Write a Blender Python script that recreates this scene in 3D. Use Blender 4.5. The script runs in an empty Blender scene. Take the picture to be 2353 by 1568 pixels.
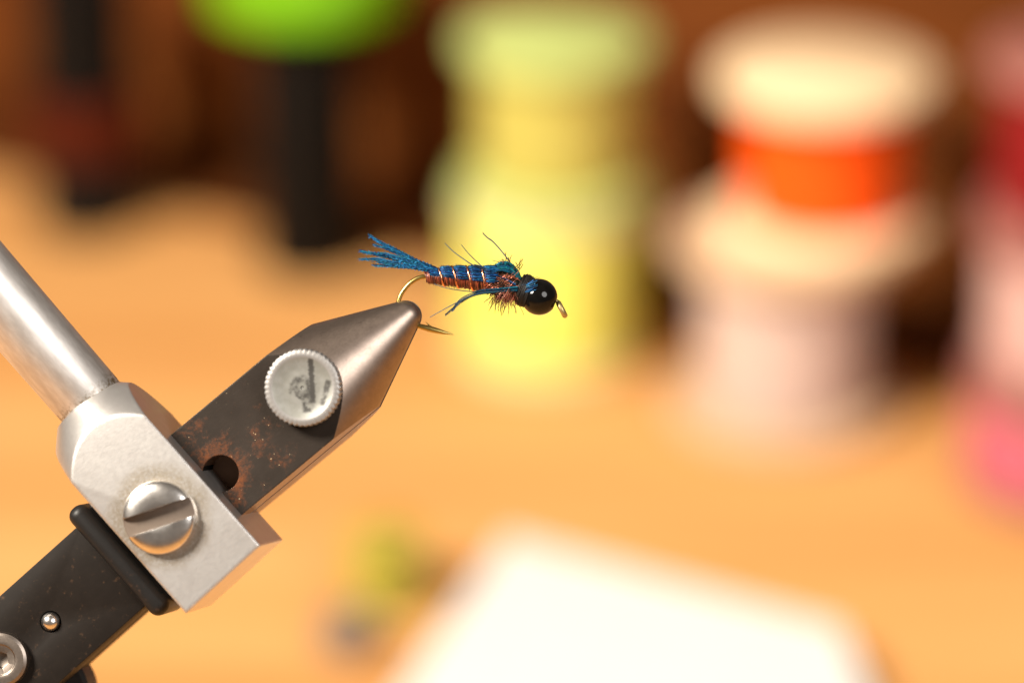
import bpy, bmesh, math, random
from mathutils import Vector, Matrix
random.seed(7)
S = 0.001                      # everything below is written in millimetres
scn = bpy.context.scene
COL = scn.collection
PI = math.pi

# ------------------------------------------------------------------ camera, world, lamps, exposure
PITCH = math.radians(24.0)
DIST = 250.0                   # lens to fly
REACH = 2.1                    # table lies this many times farther along the axis
FW = Vector((0, math.cos(PITCH), -math.sin(PITCH)))
RT = Vector((1, 0, 0))
UP = Vector((0, math.sin(PITCH), math.cos(PITCH)))
CAM = Vector((0, 0, REACH * DIST * math.sin(PITCH)))
FOC = CAM + FW * DIST
cd = bpy.data.cameras.new('camera'); co = bpy.data.objects.new('camera', cd); COL.objects.link(co)
co.matrix_world = Matrix.Translation(CAM * S) @ Matrix((RT, UP, -FW)).transposed().to_4x4()
cd.sensor_width = 36; cd.lens = 150.0
cd.clip_start = 0.005; cd.clip_end = 20
cd.dof.use_dof = True; cd.dof.focus_distance = (DIST - 0.4) * S
cd.dof.aperture_fstop = 17.5; cd.dof.aperture_blades = 0
scn.camera = co

w = bpy.data.worlds.new('World'); scn.world = w; w.use_nodes = True
bg = w.node_tree.nodes['Background']
bg.inputs[0].default_value = (1.0, 0.84, 0.70, 1); bg.inputs[1].default_value = 0.17

def lamp(name, loc, target, size, power, col, size_y=None):
    l = bpy.data.lights.new(name, 'AREA'); o = bpy.data.objects.new(name, l); COL.objects.link(o)
    l.shape = 'RECTANGLE' if size_y else 'DISK'
    l.size = size * S
    if size_y: l.size_y = size_y * S
    l.energy = power; l.color = col
    d = (Vector(target) - Vector(loc)).normalized()
    o.location = Vector(loc) * S
    o.rotation_euler = d.to_track_quat('-Z', 'Y').to_euler()
    return o
key = lamp('desk_lamp', (-470, 40, 560), (105, 385, 0), 220, 3.35, (1, 0.91, 0.79)); key.data.spread = math.radians(85)
lamp('front_right_light', (430, -270, 560), (0, 250, 80), 460, 5.0, (1, 0.96, 0.92))  # large soft light from the front right

scn.view_settings.view_transform = 'Standard'; scn.view_settings.look = 'None'
scn.view_settings.gamma = 1; scn.view_settings.use_curve_mapping = False
scn.view_settings.exposure = 0.0
scn.cycles.max_bounces = 10
scn.cycles.sample_clamp_indirect = 8
scn.cycles.use_denoising = True

# ------------------------------------------------------------------ projection helpers (photo pixels -> real places)
VW = 2352.0
def uv(px, py):                                   # picture position -> mm on the plane of the fly
    k = 60.0 / VW
    return (px - 1176.0) * k, (784.0 - py) * k
def table_at(px, py, z=0.0):
    u, v = uv(px, py)
    d = FW * DIST + RT * u + UP * v
    t = (z - CAM.z) / d.z
    return CAM + d * t
def height_at(py, base):                          # height over the table of picture row py above a spot on it
    _, v = uv(0, py)
    d = FW * DIST + UP * v
    t = (base.y - CAM.y) / d.y
    return CAM.z + d.z * t

# ------------------------------------------------------------------ object helpers
def link(name, me, parent=None, mat=None):
    o = bpy.data.objects.new(name, me); COL.objects.link(o)
    if parent: o.parent = parent
    if mat:
        for m in (mat if isinstance(mat, (list, tuple)) else [mat]): me.materials.append(m)
    return o
def empty(name, label, cat, loc=(0, 0, 0), rot=None, group=None):
    o = bpy.data.objects.new(name, None); COL.objects.link(o)
    m = Matrix.Translation(Vector(loc) * S)
    if rot is not None: m = m @ rot.to_4x4()
    o.matrix_world = m; o.empty_display_size = 0.002
    o['label'] = label; o['category'] = cat
    if group: o['group'] = group
    return o
class MB:
    def __init__(s): s.v = []; s.f = []; s.c = []; s.m = []
    def add(s, vs, fs, col=(1, 1, 1), mi=0):
        b = len(s.v); s.v += [tuple(p) for p in vs]; s.f += [tuple(i + b for i in f) for f in fs]
        s.c += [col] * len(vs); s.m += [mi] * len(fs)
    def tube(s, pts, rad, n=6, col=(1, 1, 1), caps=True, mi=0, col2=None):
        pts = [Vector(p) for p in pts]; k = len(pts)
        if not isinstance(rad, (list, tuple)): rad = [rad] * k
        vs = []; fs = []
        t0 = (pts[1] - pts[0]).normalized()
        a = t0.orthogonal().normalized()
        for i in range(k):
            t = (pts[min(i + 1, k - 1)] - pts[max(i - 1, 0)])
            if t.length < 1e-9: t = t0
            t = t.normalized()
            a = (a - t * a.dot(t))
            a = a.normalized() if a.length > 1e-6 else t.orthogonal().normalized()
            b = t.cross(a)
            for j in range(n):
                q = 2 * PI * j / n
                vs.append(pts[i] + (a * math.cos(q) + b * math.sin(q)) * rad[i])
        for i in range(k - 1):
            for j in range(n):
                fs.append((i * n + j, i * n + (j + 1) % n, (i + 1) * n + (j + 1) % n, (i + 1) * n + j))
        if caps:
            fs.append(tuple(reversed(range(n)))); fs.append(tuple((k - 1) * n + j for j in range(n)))
        b0 = len(s.v)
        s.add(vs, fs, col, mi)
        if col2:
            for i in range(k):
                f = i / (k - 1)
                c = tuple(col[q] * (1 - f) + col2[q] * f for q in range(3))
                for j in range(n): s.c[b0 + i * n + j] = c
    def lathe(s, prof, n=64, mi=0, col=(1, 1, 1), mod=None):      # profile (r, z) about z
        vs = []; fs = []; k = len(prof)
        for (r, z) in prof:
            for j in range(n):
                q = 2 * PI * j / n
                rr = r * (mod(j) if mod else 1)
                vs.append((rr * math.cos(q), rr * math.sin(q), z))
        for i in range(k - 1):
            for j in range(n):
                fs.append((i * n + j, i * n + (j + 1) % n, (i + 1) * n + (j + 1) % n, (i + 1) * n + j))
        fs.append(tuple(reversed(range(n)))); fs.append(tuple((k - 1) * n + j for j in range(n)))
        s.add(vs, fs, col, mi)
    def mesh(s, name, smooth=60, mm=True):
        me = bpy.data.meshes.new(name)
        k = S if mm else 1
        me.from_pydata([(p[0] * k, p[1] * k, p[2] * k) for p in s.v], [], s.f)
        ca = me.color_attributes.new('tint', 'FLOAT_COLOR', 'POINT')
        buf = []
        for c in s.c: buf += [c[0], c[1], c[2], 1]
        ca.data.foreach_set('color', buf)
        me.polygons.foreach_set('material_index', s.m)
        me.update()
        if smooth:
            me.polygons.foreach_set('use_smooth', [True] * len(me.polygons))
            me.set_sharp_from_angle(angle=math.radians(smooth))
        return me
def xform(me, M):
    me.transform(M); me.update(); return me
def box_mb(x0, x1, y0, y1, z0, z1):
    m = MB()
    m.add([(x0, y0, z0), (x1, y0, z0), (x1, y1, z0), (x0, y1, z0), (x0, y0, z1), (x1, y0, z1), (x1, y1, z1), (x0, y1, z1)],
          [(3, 2, 1, 0), (4, 5, 6, 7), (0, 1, 5, 4), (1, 2, 6, 5), (2, 3, 7, 6), (3, 0, 4, 7)])
    return m
def baked(me, ops=(), bevel=None, segs=3, limit=20, smooth=14, mats=None):
    """mesh (mm units) -> booleans -> bevel -> real mesh in metres"""
    o = bpy.data.objects.new('tmp', me); COL.objects.link(o); tmp = []
    for (kind, cme) in ops:
        c = bpy.data.objects.new('tmpc', cme); COL.objects.link(c); tmp.append(c)
        md = o.modifiers.new('b', 'BOOLEAN'); md.operation = kind; md.object = c; md.solver = 'EXACT'
    if bevel:
        md = o.modifiers.new('v', 'BEVEL'); md.width = bevel; md.segments = segs
        md.limit_method = 'ANGLE'; md.angle_limit = math.radians(limit); md.use_clamp_overlap = True
    bpy.context.view_layer.update()
    dg = bpy.context.evaluated_depsgraph_get()
    r = bpy.data.meshes.new_from_object(o.evaluated_get(dg))
    for x in [o] + tmp: bpy.data.objects.remove(x)
    r.transform(Matrix.Scale(S, 4)); r.update()
    r.materials.clear()
    if smooth:
        r.polygons.foreach_set('use_smooth', [True] * len(r.polygons))
        r.set_sharp_from_angle(angle=math.radians(smooth))
    return r

# ------------------------------------------------------------------ materials
def new_mat(name):
    m = bpy.data.materials.new(name); m.use_nodes = True
    nt = m.node_tree; b = nt.nodes['Principled BSDF']
    return m, nt, b
def N(nt, t, **kw):
    n = nt.nodes.new(t)
    for k, v in kw.items(): setattr(n, k, v)
    return n
def coords(nt, scale=1.0, vec=None):               # object coordinates in millimetres
    tc = N(nt, 'ShaderNodeTexCoord'); mp = N(nt, 'ShaderNodeMapping')
    nt.links.new(tc.outputs['Object'], mp.inputs[0])
    sc = vec or (1, 1, 1)
    mp.inputs['Scale'].default_value = [scale * q / S for q in sc]
    return mp.outputs[0]
def noise(nt, vec, scale, detail=4, rough=0.55, dist=0.0):
    n = N(nt, 'ShaderNodeTexNoise'); nt.links.new(vec, n.inputs['Vector'])
    n.inputs['Scale'].default_value = scale; n.inputs['Detail'].default_value = detail
    n.inputs['Roughness'].default_value = rough; n.inputs['Distortion'].default_value = dist
    return n.outputs[0]
def ramp(nt, fac, stops):
    r = N(nt, 'ShaderNodeValToRGB'); nt.links.new(fac, r.inputs[0])
    e = r.color_ramp.elements
    while len(e) < len(stops): e.new(0.5)
    for i, (p, c) in enumerate(stops):
        e[i].position = p; e[i].color = (*c, 1) if len(c) == 3 else c
    return r.outputs[0]
def mix(nt, fac, a, b):
    m = N(nt, 'ShaderNodeMix', data_type='RGBA')
    for s_, v in ((0, fac), (6, a), (7, b)):
        if hasattr(v, 'node'): nt.links.new(v, m.inputs[s_])
        else: m.inputs[s_].default_value = v if s_ == 0 else (*v, 1)
    return m.outputs[2]
def math_(nt, op, a, b=None, c=None):
    m = N(nt, 'ShaderNodeMath', operation=op)
    for i, v in enumerate((a, b, c)):
        if v is None: continue
        if hasattr(v, 'node'): nt.links.new(v, m.inputs[i])
        else: m.inputs[i].default_value = v
    return m.outputs[0]
def smooth(nt, v, lo, hi):
    m = N(nt, 'ShaderNodeMapRange', interpolation_type='SMOOTHSTEP')
    nt.links.new(v, m.inputs[0]); m.inputs[1].default_value = lo; m.inputs[2].default_value = hi
    return m.outputs[0]
def bump(nt, b, h, strength, dist, edge=0):
    n = N(nt, 'ShaderNodeBump')
    if edge:
        e = N(nt, 'ShaderNodeBevel', samples=6); e.inputs[0].default_value = edge * S; nt.links.new(e.outputs[0], n.inputs['Normal']); nt.links.new(h, n.inputs['Height'])
    n.inputs['Strength'].default_value = strength; n.inputs['Distance'].default_value = dist * S
    nt.links.new(n.outputs[0], b.inputs['Normal'])
def setp(b, col=None, rough=None, metal=None, **kw):
    if col is not None: b.inputs['Base Color'].default_value = (*col, 1)
    if rough is not None: b.inputs['Roughness'].default_value = rough
    if metal is not None: b.inputs['Metallic'].default_value = metal
    for k, v in kw.items(): b.inputs[k.replace('_', ' ')].default_value = v
def dist_to(nt, vec, cx, cy):                      # radial distance in the xy plane from a point
    s = N(nt, 'ShaderNodeSeparateXYZ'); nt.links.new(vec, s.inputs[0])
    dx = math_(nt, 'SUBTRACT', s.outputs[0], cx); dy = math_(nt, 'SUBTRACT', s.outputs[1], cy)
    return math_(nt, 'SQRT', math_(nt, 'ADD', math_(nt, 'MULTIPLY', dx, dx), math_(nt, 'MULTIPLY', dy, dy))), dx, dy, s

def wood(name, dark, mid, light, sc):
    m, nt, b = new_mat(name)
    v = coords(nt, 1.0, (0.10, 1.0, 1.0))
    n1 = noise(nt, v, 0.05 * sc, 5, 0.6, 0.6)
    n2 = noise(nt, coords(nt, 1.0, (0.03, 1, 1)), 1.1 * sc, 3)
    f = math_(nt, 'ADD', math_(nt, 'MULTIPLY', n1, 0.75), math_(nt, 'MULTIPLY', n2, 0.25))
    nt.links.new(ramp(nt, f, [(0.3, dark), (0.5, mid), (0.7, light)]), b.inputs['Base Color'])
    setp(b, rough=0.7, Specular_IOR_Level=0.06); bump(nt, b, n2, 0.25, 0.2)
    return m
M_TABLE = wood('table_wood', (0.42, 0.175, 0.048), (0.58, 0.285, 0.092), (0.67, 0.37, 0.14), 1)
M_SHADE_PLANK = wood('shade_plank_brown', (0.03, 0.009, 0.002), (0.075, 0.022, 0.005), (0.17, 0.055, 0.013), 0.9)  # dark brown of the added plank stands in for shade on the table
M_SHADE_BOARD = wood('shade_board_brown', (0.045, 0.012, 0.003), (0.13, 0.036, 0.007), (0.36, 0.13, 0.03), 0.9)  # brown of the added upright board, shade put into its colour

def plain(name, col, rough=0.5, metal=0.0, spots=0.0, **kw):
    m, nt, b = new_mat(name)
    v = coords(nt); n = noise(nt, v, 3.0, 5)
    c2 = tuple(q * (1 - spots) for q in col)
    nt.links.new(ramp(nt, n, [(0.35, c2), (0.65, col)]), b.inputs['Base Color'])
    setp(b, rough=rough, metal=metal, **kw)
    return m

# ------------------------------------------------------------------ table and added shade board behind (setting)
m = MB(); m.add([(-900, -300, 0), (900, -300, 0), (900, 1400, 0), (-900, 1400, 0)], [(0, 1, 2, 3)])
o = link('table', m.mesh('table', 0), None, M_TABLE); o['kind'] = 'structure'

# added dark plank and upright board, their brown standing in for shade behind the spools
def P3(p, z): return Vector((p.x, p.y, z))
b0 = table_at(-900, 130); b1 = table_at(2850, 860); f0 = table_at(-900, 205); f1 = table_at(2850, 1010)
b0, f0 = b0 + (b0 - b1) * 0.35, f0 + (f0 - f1) * 0.35     # the backing runs on past the picture
BACKING = empty('shade_backing', 'added dark brown board and plank standing in for shade behind the row of spools', 'backdrop', (b0.x, b0.y, 0))
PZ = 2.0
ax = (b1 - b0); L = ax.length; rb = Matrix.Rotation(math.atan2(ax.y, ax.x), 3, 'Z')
me = baked(box_mb(0, L, 0, 10, 0.0, 140).mesh('shade_board', 0, False), bevel=1.0, segs=2)
o = link('shade_board', me, BACKING, M_SHADE_BOARD); o.matrix_local = rb.to_4x4()
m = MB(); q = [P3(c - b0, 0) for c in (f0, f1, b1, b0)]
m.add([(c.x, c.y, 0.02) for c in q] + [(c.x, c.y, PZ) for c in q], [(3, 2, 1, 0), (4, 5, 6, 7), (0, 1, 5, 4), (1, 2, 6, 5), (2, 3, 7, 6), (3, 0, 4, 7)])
link('shade_plank', baked(m.mesh('shade_plank', 0, False), bevel=0.4, segs=2), BACKING, M_SHADE_PLANK)

# ------------------------------------------------------------------ thread spools
def thread_mat(name, col):
    m, nt, b = new_mat(name)
    s = N(nt, 'ShaderNodeSeparateXYZ'); nt.links.new(coords(nt), s.inputs[0])
    wv = math_(nt, 'SINE', math_(nt, 'MULTIPLY', s.outputs[2], 18.0))
    n = noise(nt, coords(nt, 1, (0.3, 0.3, 3)), 0.6)
    nt.links.new(ramp(nt, n, [(0.3, tuple(q * 0.8 for q in col)), (0.7, col)]), b.inputs['Base Color'])
    setp(b, rough=0.6, Specular_IOR_Level=0.2); bump(nt, b, wv, 0.4, 0.15)
    return m
def plastic(name, col, trans=0.0, rough=0.3):
    m, nt, b = new_mat(name)
    n = noise(nt, coords(nt), 0.4)
    nt.links.new(ramp(nt, n, [(0.3, tuple(q * 0.94 for q in col)), (0.7, col)]), b.inputs['Base Color'])
    setp(b, rough=rough, Transmission_Weight=trans, IOR=1.4)
    return m
PX = 60.0 / VW
def spool(name, label, base, h, rf, rt, mf, mt, z0=0.0, tf=2.4, group='thread spools on the table'):
    e = empty(name, label, 'spool', (base.x, base.y, z0), None, group)
    def disc(z):
        k = MB(); k.lathe([(rf - 0.5, z), (rf, z + 0.4), (rf, z + tf - 0.4), (rf - 0.5, z + tf)], 72)
        link('flange', k.mesh('flange', 40), e, mf)
    disc(0.0); disc(h - tf)
    k = MB(); n = 16; pr = [(rt - 0.9, tf - 0.2)]
    for i in range(n + 1):
        f = i / n
        pr.append((rt + 0.25 * math.sin(i * 2.3) - 0.5 * abs(2 * f - 1) ** 6, tf + (h - 2 * tf) * f))
    pr.append((rt - 0.9, h - tf + 0.2))
    k.lathe(pr, 64); link('thread_winding', k.mesh('thread_winding', 60), e, mt)
    return e
def scale_at(p):                                  # mm in the place per picture pixel there
    return PX * ((p - CAM).dot(FW)) / DIST

C_CLEAR = plastic('clear_yellow_plastic', (0.82, 0.75, 0.36), 0.25)
C_LIME = plastic('lime_plastic', (0.52, 0.62, 0.20), 0.15)
C_CREAM = plastic('cream_plastic', (0.80, 0.60, 0.36), 0.0, 0.4)
C_PINKISH = plastic('milky_plastic', (0.78, 0.54, 0.34), 0.35)
C_ROSE = plastic('rosy_plastic', (0.48, 0.19, 0.16), 0.45)
T_GOLD = thread_mat('gold_thread', (0.50, 0.45, 0.10)); T_YEL = thread_mat('yellow_thread', (0.80, 0.80, 0.15))
T_ORG = thread_mat('orange_thread', (0.90, 0.095, 0.003)); T_WHT = thread_mat('pale_thread', (0.58, 0.44, 0.38))
T_RED = thread_mat('red_thread', (0.21, 0.005, 0.007)); T_PNK = thread_mat('pink_thread', (0.52, 0.11, 0.15))
T_PALE = thread_mat('rose_thread', (0.55, 0.34, 0.30)); T_BLK = thread_mat('black_thread', (0.005, 0.0045, 0.004))
M_GREEN = plastic('bright_green_plastic', (0.16, 0.42, 0.006), 0.0, 0.3)
M_BLKP = plastic('black_plastic', (0.006, 0.005, 0.0045), 0.0, 0.5)
M_BLKP.node_tree.nodes['Principled BSDF'].inputs['Specular IOR Level'].default_value = 0.15
M_REDP = plastic('dark_red_plastic', (0.075, 0.011, 0.003), 0.0, 0.6)
M_REDP.node_tree.nodes['Principled BSDF'].inputs['Specular IOR Level'].default_value = 0.1

p = table_at(1262, 807); k = scale_at(p)
h1 = height_at(440, p)
spool('thread_spool', 'bright yellow thread spool under the gold thread spool', p, h1, 218 * k, 208 * k, C_CLEAR, T_YEL)
p2 = Vector((p.x + 0.5, p.y, 0)); h2 = height_at(75, p) - h1
spool('thread_spool', 'gold thread spool with lime top stacked on the bright yellow spool', p2, h2, 212 * k, 172 * k, C_LIME, T_GOLD, h1)

p = table_at(1795, 945); k = scale_at(p)
h1 = height_at(535, p)
spool('thread_spool', 'pale white thread spool under the orange thread spool', p, h1, 262 * k, 190 * k, C_PINKISH, T_WHT)
p2 = Vector((p.x + 80 * k, p.y + 1, 0)); h2 = height_at(165, p) - h1
spool('thread_spool', 'orange thread spool with cream flange stacked on the pale white spool', p2, h2, 243 * k, 178 * k, C_CREAM, T_ORG, h1)

p = table_at(2440, 1110); k = scale_at(p)
h1 = height_at(860, p); h2 = height_at(510, p) - h1; h3 = height_at(120, p) - h1 - h2
spool('thread_spool', 'hot pink thread spool at the bottom of the pink and red stack', p, h1, 230 * k, 225 * k, C_ROSE, T_PNK)
spool('thread_spool', 'pale rose thread spool between the hot pink and the deep red spool', p, h2, 225 * k, 195 * k, C_ROSE, T_PALE, h1)
spool('thread_spool', 'deep red thread spool on top of the rose and pink spools', p, h3, 222 * k, 190 * k, C_ROSE, T_RED, h1 + h2)

# black post with bright green cap
p = table_at(712, 598); k = scale_at(p); hh = height_at(8, p)
PZ = 0.0; p = table_at(712, 606); hh = height_at(-42, p)
e = empty('capped_post', 'tall black post with a wide bright green round cap', 'post', (p.x, p.y, PZ))
q = MB(); q.lathe([(112 * k, 0), (118 * k, 1), (116 * k, hh * 0.5), (112 * k, hh - 3), (110 * k, hh - 2.0)], 64); link('shaft', q.mesh('shaft', 40), e, M_BLKP)
q = MB(); R = 212 * k; q.lathe([(R - 1.5, hh - 3.2), (R, hh - 2), (R, hh + 2), (R * 0.95, hh + 3.4), (R * 0.6, hh + 4.2), (0.5, hh + 4.4)], 72)
link('cap', q.mesh('cap', 40), e, M_GREEN)
# black thread spool with reddish flanges, left
p = table_at(205, 512, PZ); k = scale_at(p)
h1 = height_at(338, p) - PZ
e = empty('thread_spool', 'black thread spool with dark red flange and tall black centre post', 'spool', (p.x, p.y, PZ), None, 'thread spools on the table')
q = MB(); q.lathe([(112 * k, 0), (116 * k, 0.8), (114 * k, h1)], 64); link('thread_winding', q.mesh('thread_winding', 40), e, T_BLK)
hf = height_at(205, p) - PZ
q = MB(); R = 140 * k; q.lathe([(R - 0.6, h1), (R, h1 + 0.6), (R, hf - 0.6), (R - 0.6, hf)], 72); link('flange', q.mesh('flange', 40), e, M_REDP)
ht = height_at(-90, p) - PZ
q = MB(); q.lathe([(113 * k, hf - 0.1), (112 * k, ht - 1), (84 * k, ht)], 64); link('post', q.mesh('post', 40), e, M_BLKP)

# white note pad, lower right
c = [table_at(1165, 1310), table_at(1930, 1520), table_at(2030, 1780), table_at(835, 1800)]
m_p, nt, b = new_mat('white_paper'); n = noise(nt, coords(nt), 0.8)
nt.links.new(ramp(nt, n, [(0.3, (0.60, 0.585, 0.55)), (0.7, (0.68, 0.665, 0.63))]), b.inputs['Base Color']); setp(b, rough=0.7)
cen = sum(c, Vector()) / 4
e = empty('note_pad', 'white paper note pad lying on the wooden table', 'note pad', (cen.x, cen.y, 0))
for i in range(5):
    m = MB(); j = 0.25
    z0 = i * 0.9; z1 = z0 + 0.84
    cc = [(q - cen) + Vector((random.uniform(-j, j), random.uniform(-j, j), 0)) for q in c]
    m.add([(q.x, q.y, z0) for q in reversed(cc)] + [(q.x, q.y, z1) for q in reversed(cc)],
          [(0, 1, 2, 3), (7, 6, 5, 4), (1, 0, 4, 5), (2, 1, 5, 6), (3, 2, 6, 7), (0, 3, 7, 4)])
    link('sheet_stack', m.mesh('sheet_stack', 0), e, m_p)
# olive spool beside the pad
p = table_at(890, 1375); k = scale_at(p)
C_OLV = plastic('olive_plastic', (0.42, 0.34, 0.05), 0.1); T_OLV = thread_mat('olive_thread', (0.36, 0.30, 0.03))
spool('thread_spool', 'small olive green thread spool beside the white note pad', p, 8.0, 92 * k, 80 * k, C_OLV, T_OLV, 0, 1.2)
p = table_at(800, 1490)  # added low grey shape, its colour stands in for a shadow
M_GREY_SHADE = plastic('grey_shade_flange', (0.20, 0.15, 0.12), 0.0, 0.5)
spool('thread_spool', 'low grey spool shape standing in for the grey shadow next to the olive green spool', p, 4.0, 66 * k, 56 * k, M_GREY_SHADE, thread_mat('grey_shade_winding', (0.20, 0.15, 0.12)), 0, 1.0)

# ================================================================== THE VISE
YAW = math.radians(7.0)
XL = Vector((math.cos(YAW), 0, math.sin(YAW))); YL = Vector((0, 1, 0)); ZL = Vector((-math.sin(YAW), 0, math.cos(YAW)))
tu, tv = uv(935, 725); ORG = Vector((tu, tv, 0))
def to_world(q): return FOC + RT * q.x + UP * q.y - FW * q.z
def V(px, py, z):                                  # vise-local point (mm) on its plane z seen at that picture spot
    u, v = uv(px, py); c = Vector((0, 0, DIST)); d = Vector((u, v, -DIST))
    t = (z - (c - ORG).dot(ZL)) / d.dot(ZL)
    q = c + d * t - ORG
    return Vector((q.dot(XL), q.dot(YL), z))
camrot = Matrix((RT, UP, -FW)).transposed()
viserot = camrot @ Matrix((XL, YL, ZL)).transposed()
VISE = empty('fly_tying_vise', 'steel fly tying vise with pointed jaws gripping the fly hook', 'vise', to_world(ORG), viserot)
def frame(o, x, y, z):                             # 4x4 with given axes
    M = Matrix((x, y, z)).transposed().to_4x4(); M.translation = o; return M

# -- metals
def metal_mat(name, col, rough, dirt=None, scr=0.15, fine=(1, 1, 1), fs=8.0, rvar=0.12):
    m, nt, b = new_mat(name)
    v = coords(nt); n = noise(nt, v, 1.3, 6, 0.65); f = noise(nt, coords(nt, 1, fine), fs, 4, 0.6)
    c = mix(nt, smooth(nt, n, 0.35, 0.7), tuple(q * 0.86 for q in col), col)
    if dirt:
        c = mix(nt, math_(nt, 'MULTIPLY', smooth(nt, noise(nt, v, 2.2, 8, 0.7), 0.58, 0.75), 0.5), c, dirt)
    nt.links.new(c, b.inputs['Base Color'])
    setp(b, metal=1.0)
    nt.links.new(math_(nt, 'ADD', math_(nt, 'MULTIPLY', f, rvar), rough - rvar / 2), b.inputs['Roughness'])
    bump(nt, b, f, scr, 0.02)
    return m
T = 3.2                                            # half thickness of the closed jaws
# jaw frame
jb = V(690, 760, 0); jc0 = V(497, 1087, 0); jtip = V(944, 716, 0)
bd = (jtip - jc0); bd.z = 0; bd.normalize(); nd = Vector((-bd.y, bd.x, 0)); zd = Vector((0, 0, 1))
JM = frame(jtip, bd, nd, zd)                       # x along the jaw to the tip, y up-left, z to the viewer
JI = JM.inverted()
def J(px, py, z): return JI @ V(px, py, z)
HW = 3.12                                          # half width of the jaw bar
JL = -(J(415, 995, T).x + J(600, 1182, T).x) / 2 + 4.0   # length back into the collar block

def dark_steel():
    m, nt, b = new_mat('blackened_steel')
    v = coords(nt); n = noise(nt, v, 1.1, 8, 0.7); n2 = noise(nt, v, 5.0, 6, 0.7); n3 = noise(nt, v, 0.45, 3)
    d, dx, dy, s = dist_to(nt, v, HOLE.x, HOLE.y)
    near = math_(nt, 'SUBTRACT', 1.0, smooth(nt, d, 1.0, 3.6))
    near = math_(nt, 'MAXIMUM', near, math_(nt, 'MULTIPLY', math_(nt, 'SUBTRACT', 1.0, smooth(nt, d, 3.0, 7.5)), 0.55))
    r = math_(nt, 'ADD', math_(nt, 'MULTIPLY', n, 0.75), math_(nt, 'MULTIPLY', n2, 0.30))
    r = math_(nt, 'ADD', r, math_(nt, 'MULTIPLY', near, 0.25))
    rust = math_(nt, 'MULTIPLY', smooth(nt, r, 0.66, 0.86), math_(nt, 'ADD', 0.30, math_(nt, 'MULTIPLY', near, 0.6)))
    base = mix(nt, n3, (0.018, 0.014, 0.011), (0.042, 0.033, 0.027))
    c = mix(nt, rust, base, mix(nt, n2, (0.04, 0.014, 0.006), (0.20, 0.065, 0.022)))
    vor = N(nt, 'ShaderNodeTexVoronoi'); nt.links.new(v, vor.inputs['Vector']); vor.inputs['Scale'].default_value = 3.1
    sp = math_(nt, 'SUBTRACT', 1.0, smooth(nt, vor.outputs[0], 0.05, 0.11))
    sp = math_(nt, 'MULTIPLY', sp, smooth(nt, n, 0.50, 0.58))
    c = mix(nt, sp, c, (0.55, 0.42, 0.25))
    nt.links.new(c, b.inputs['Base Color'])
    nt.links.new(math_(nt, 'SUBTRACT', 0.2, math_(nt, 'MULTIPLY', rust, 0.2)), b.inputs['Metallic'])
    nt.links.new(math_(nt, 'ADD', math_(nt, 'MULTIPLY', rust, 0.3), 0.46), b.inputs['Roughness'])
    setp(b, Specular_IOR_Level=0.12); bump(nt, b, math_(nt, 'ADD', n2, rust), 0.35, 0.03, 0.12)
    return m
HOLE_V = V(507, 1087, T)
HOLE = JI @ HOLE_V
M_DARK = dark_steel()
M_CONE = metal_mat('ground_steel', (0.33, 0.262, 0.218), 0.40, (0.11, 0.085, 0.07), 0.3, (0.25, 1, 1), 14.0, 0.16)
M_SIDE = metal_mat('jaw_side_steel', (0.26, 0.17, 0.115), 0.42, (0.08, 0.05, 0.03), 0.3, (0.2, 1, 1), 9.0)
M_HOLE = plain('hole_shade_black', (0.005, 0.004, 0.003), 0.9, Specular_IOR_Level=0.05)  # near-black colour paints the shade inside the jaw hole

def jaw_mesh(zs, hole):
    x = box_mb(-JL, 2.0, -HW, HW, 0.24 if zs > 0 else -T, T if zs > 0 else -0.24).mesh('jb', 0, False)
    pr = []                                        # turned nose: radius against distance from the tip
    pts = [(-40, 0.1), (-40, 21.0)]
    for i in range(0, 41):
        f = i / 40; xx = -8.0 * (1 - f)
        pts.append((xx, 0.86 + (-xx) * 0.462))
    for i in range(1, 13):                         # rounded end
        a = 0.4328 + (PI / 2 - 0.4328) * i / 12; pts.append((-0.397 + 0.947 * math.sin(a), max(0.004, 0.947 * math.cos(a))))
    k = MB(); k.lathe([(r, z) for (z, r) in pts], 160)
    cone = k.mesh('cone', 0, False); cone.transform(Matrix.Rotation(PI / 2, 4, 'Y'))
    ops = [('INTERSECT', cone)]
    if hole:
        k = MB(); k.lathe([(1.08, -1.6), (1.08, 5)], 40)
        h = k.mesh('h', 0, False); h.transform(Matrix.Translation((HOLE.x, HOLE.y, 0.9))); ops.append(('DIFFERENCE', h))
    me = baked(x, ops, bevel=0.06, segs=2, limit=12, smooth=9)
    me.materials.append(M_DARK); me.materials.append(M_CONE); me.materials.append(M_HOLE); me.materials.append(M_SIDE)
    for f in me.polygons:                          # flats stay blackened, the turned nose is bright
        n = f.normal; c = f.center / S
        flat = n.z * zs > 0.985 or abs(n.z) < 0.03 and abs(abs(n.y) - 1) < 0.02 or n.x < -0.9
        f.material_index = 0 if flat else 1
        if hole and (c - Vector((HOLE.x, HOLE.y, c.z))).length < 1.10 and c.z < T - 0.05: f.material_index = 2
        if abs(n.y) > 0.9 and abs(n.z) < 0.1: f.material_index = 3
    return me
oj = link('jaw', jaw_mesh(1, True), VISE); oj.matrix_local = Matrix.LocRotScale(JM.translation * S, JM.to_quaternion(), None)
oj['label'] = 'blackened rusty front jaw with bright ground nose'
oj = link('jaw', jaw_mesh(-1, False), VISE); oj.matrix_local = Matrix.LocRotScale(JM.translation * S, JM.to_quaternion(), None)
def put(name, me, M, mat=None, parent=None):
    o = link(name, me, parent or VISE, mat)
    o.matrix_local = Matrix.LocRotScale(M.translation * S, M.to_quaternion(), None)
    return o
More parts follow.
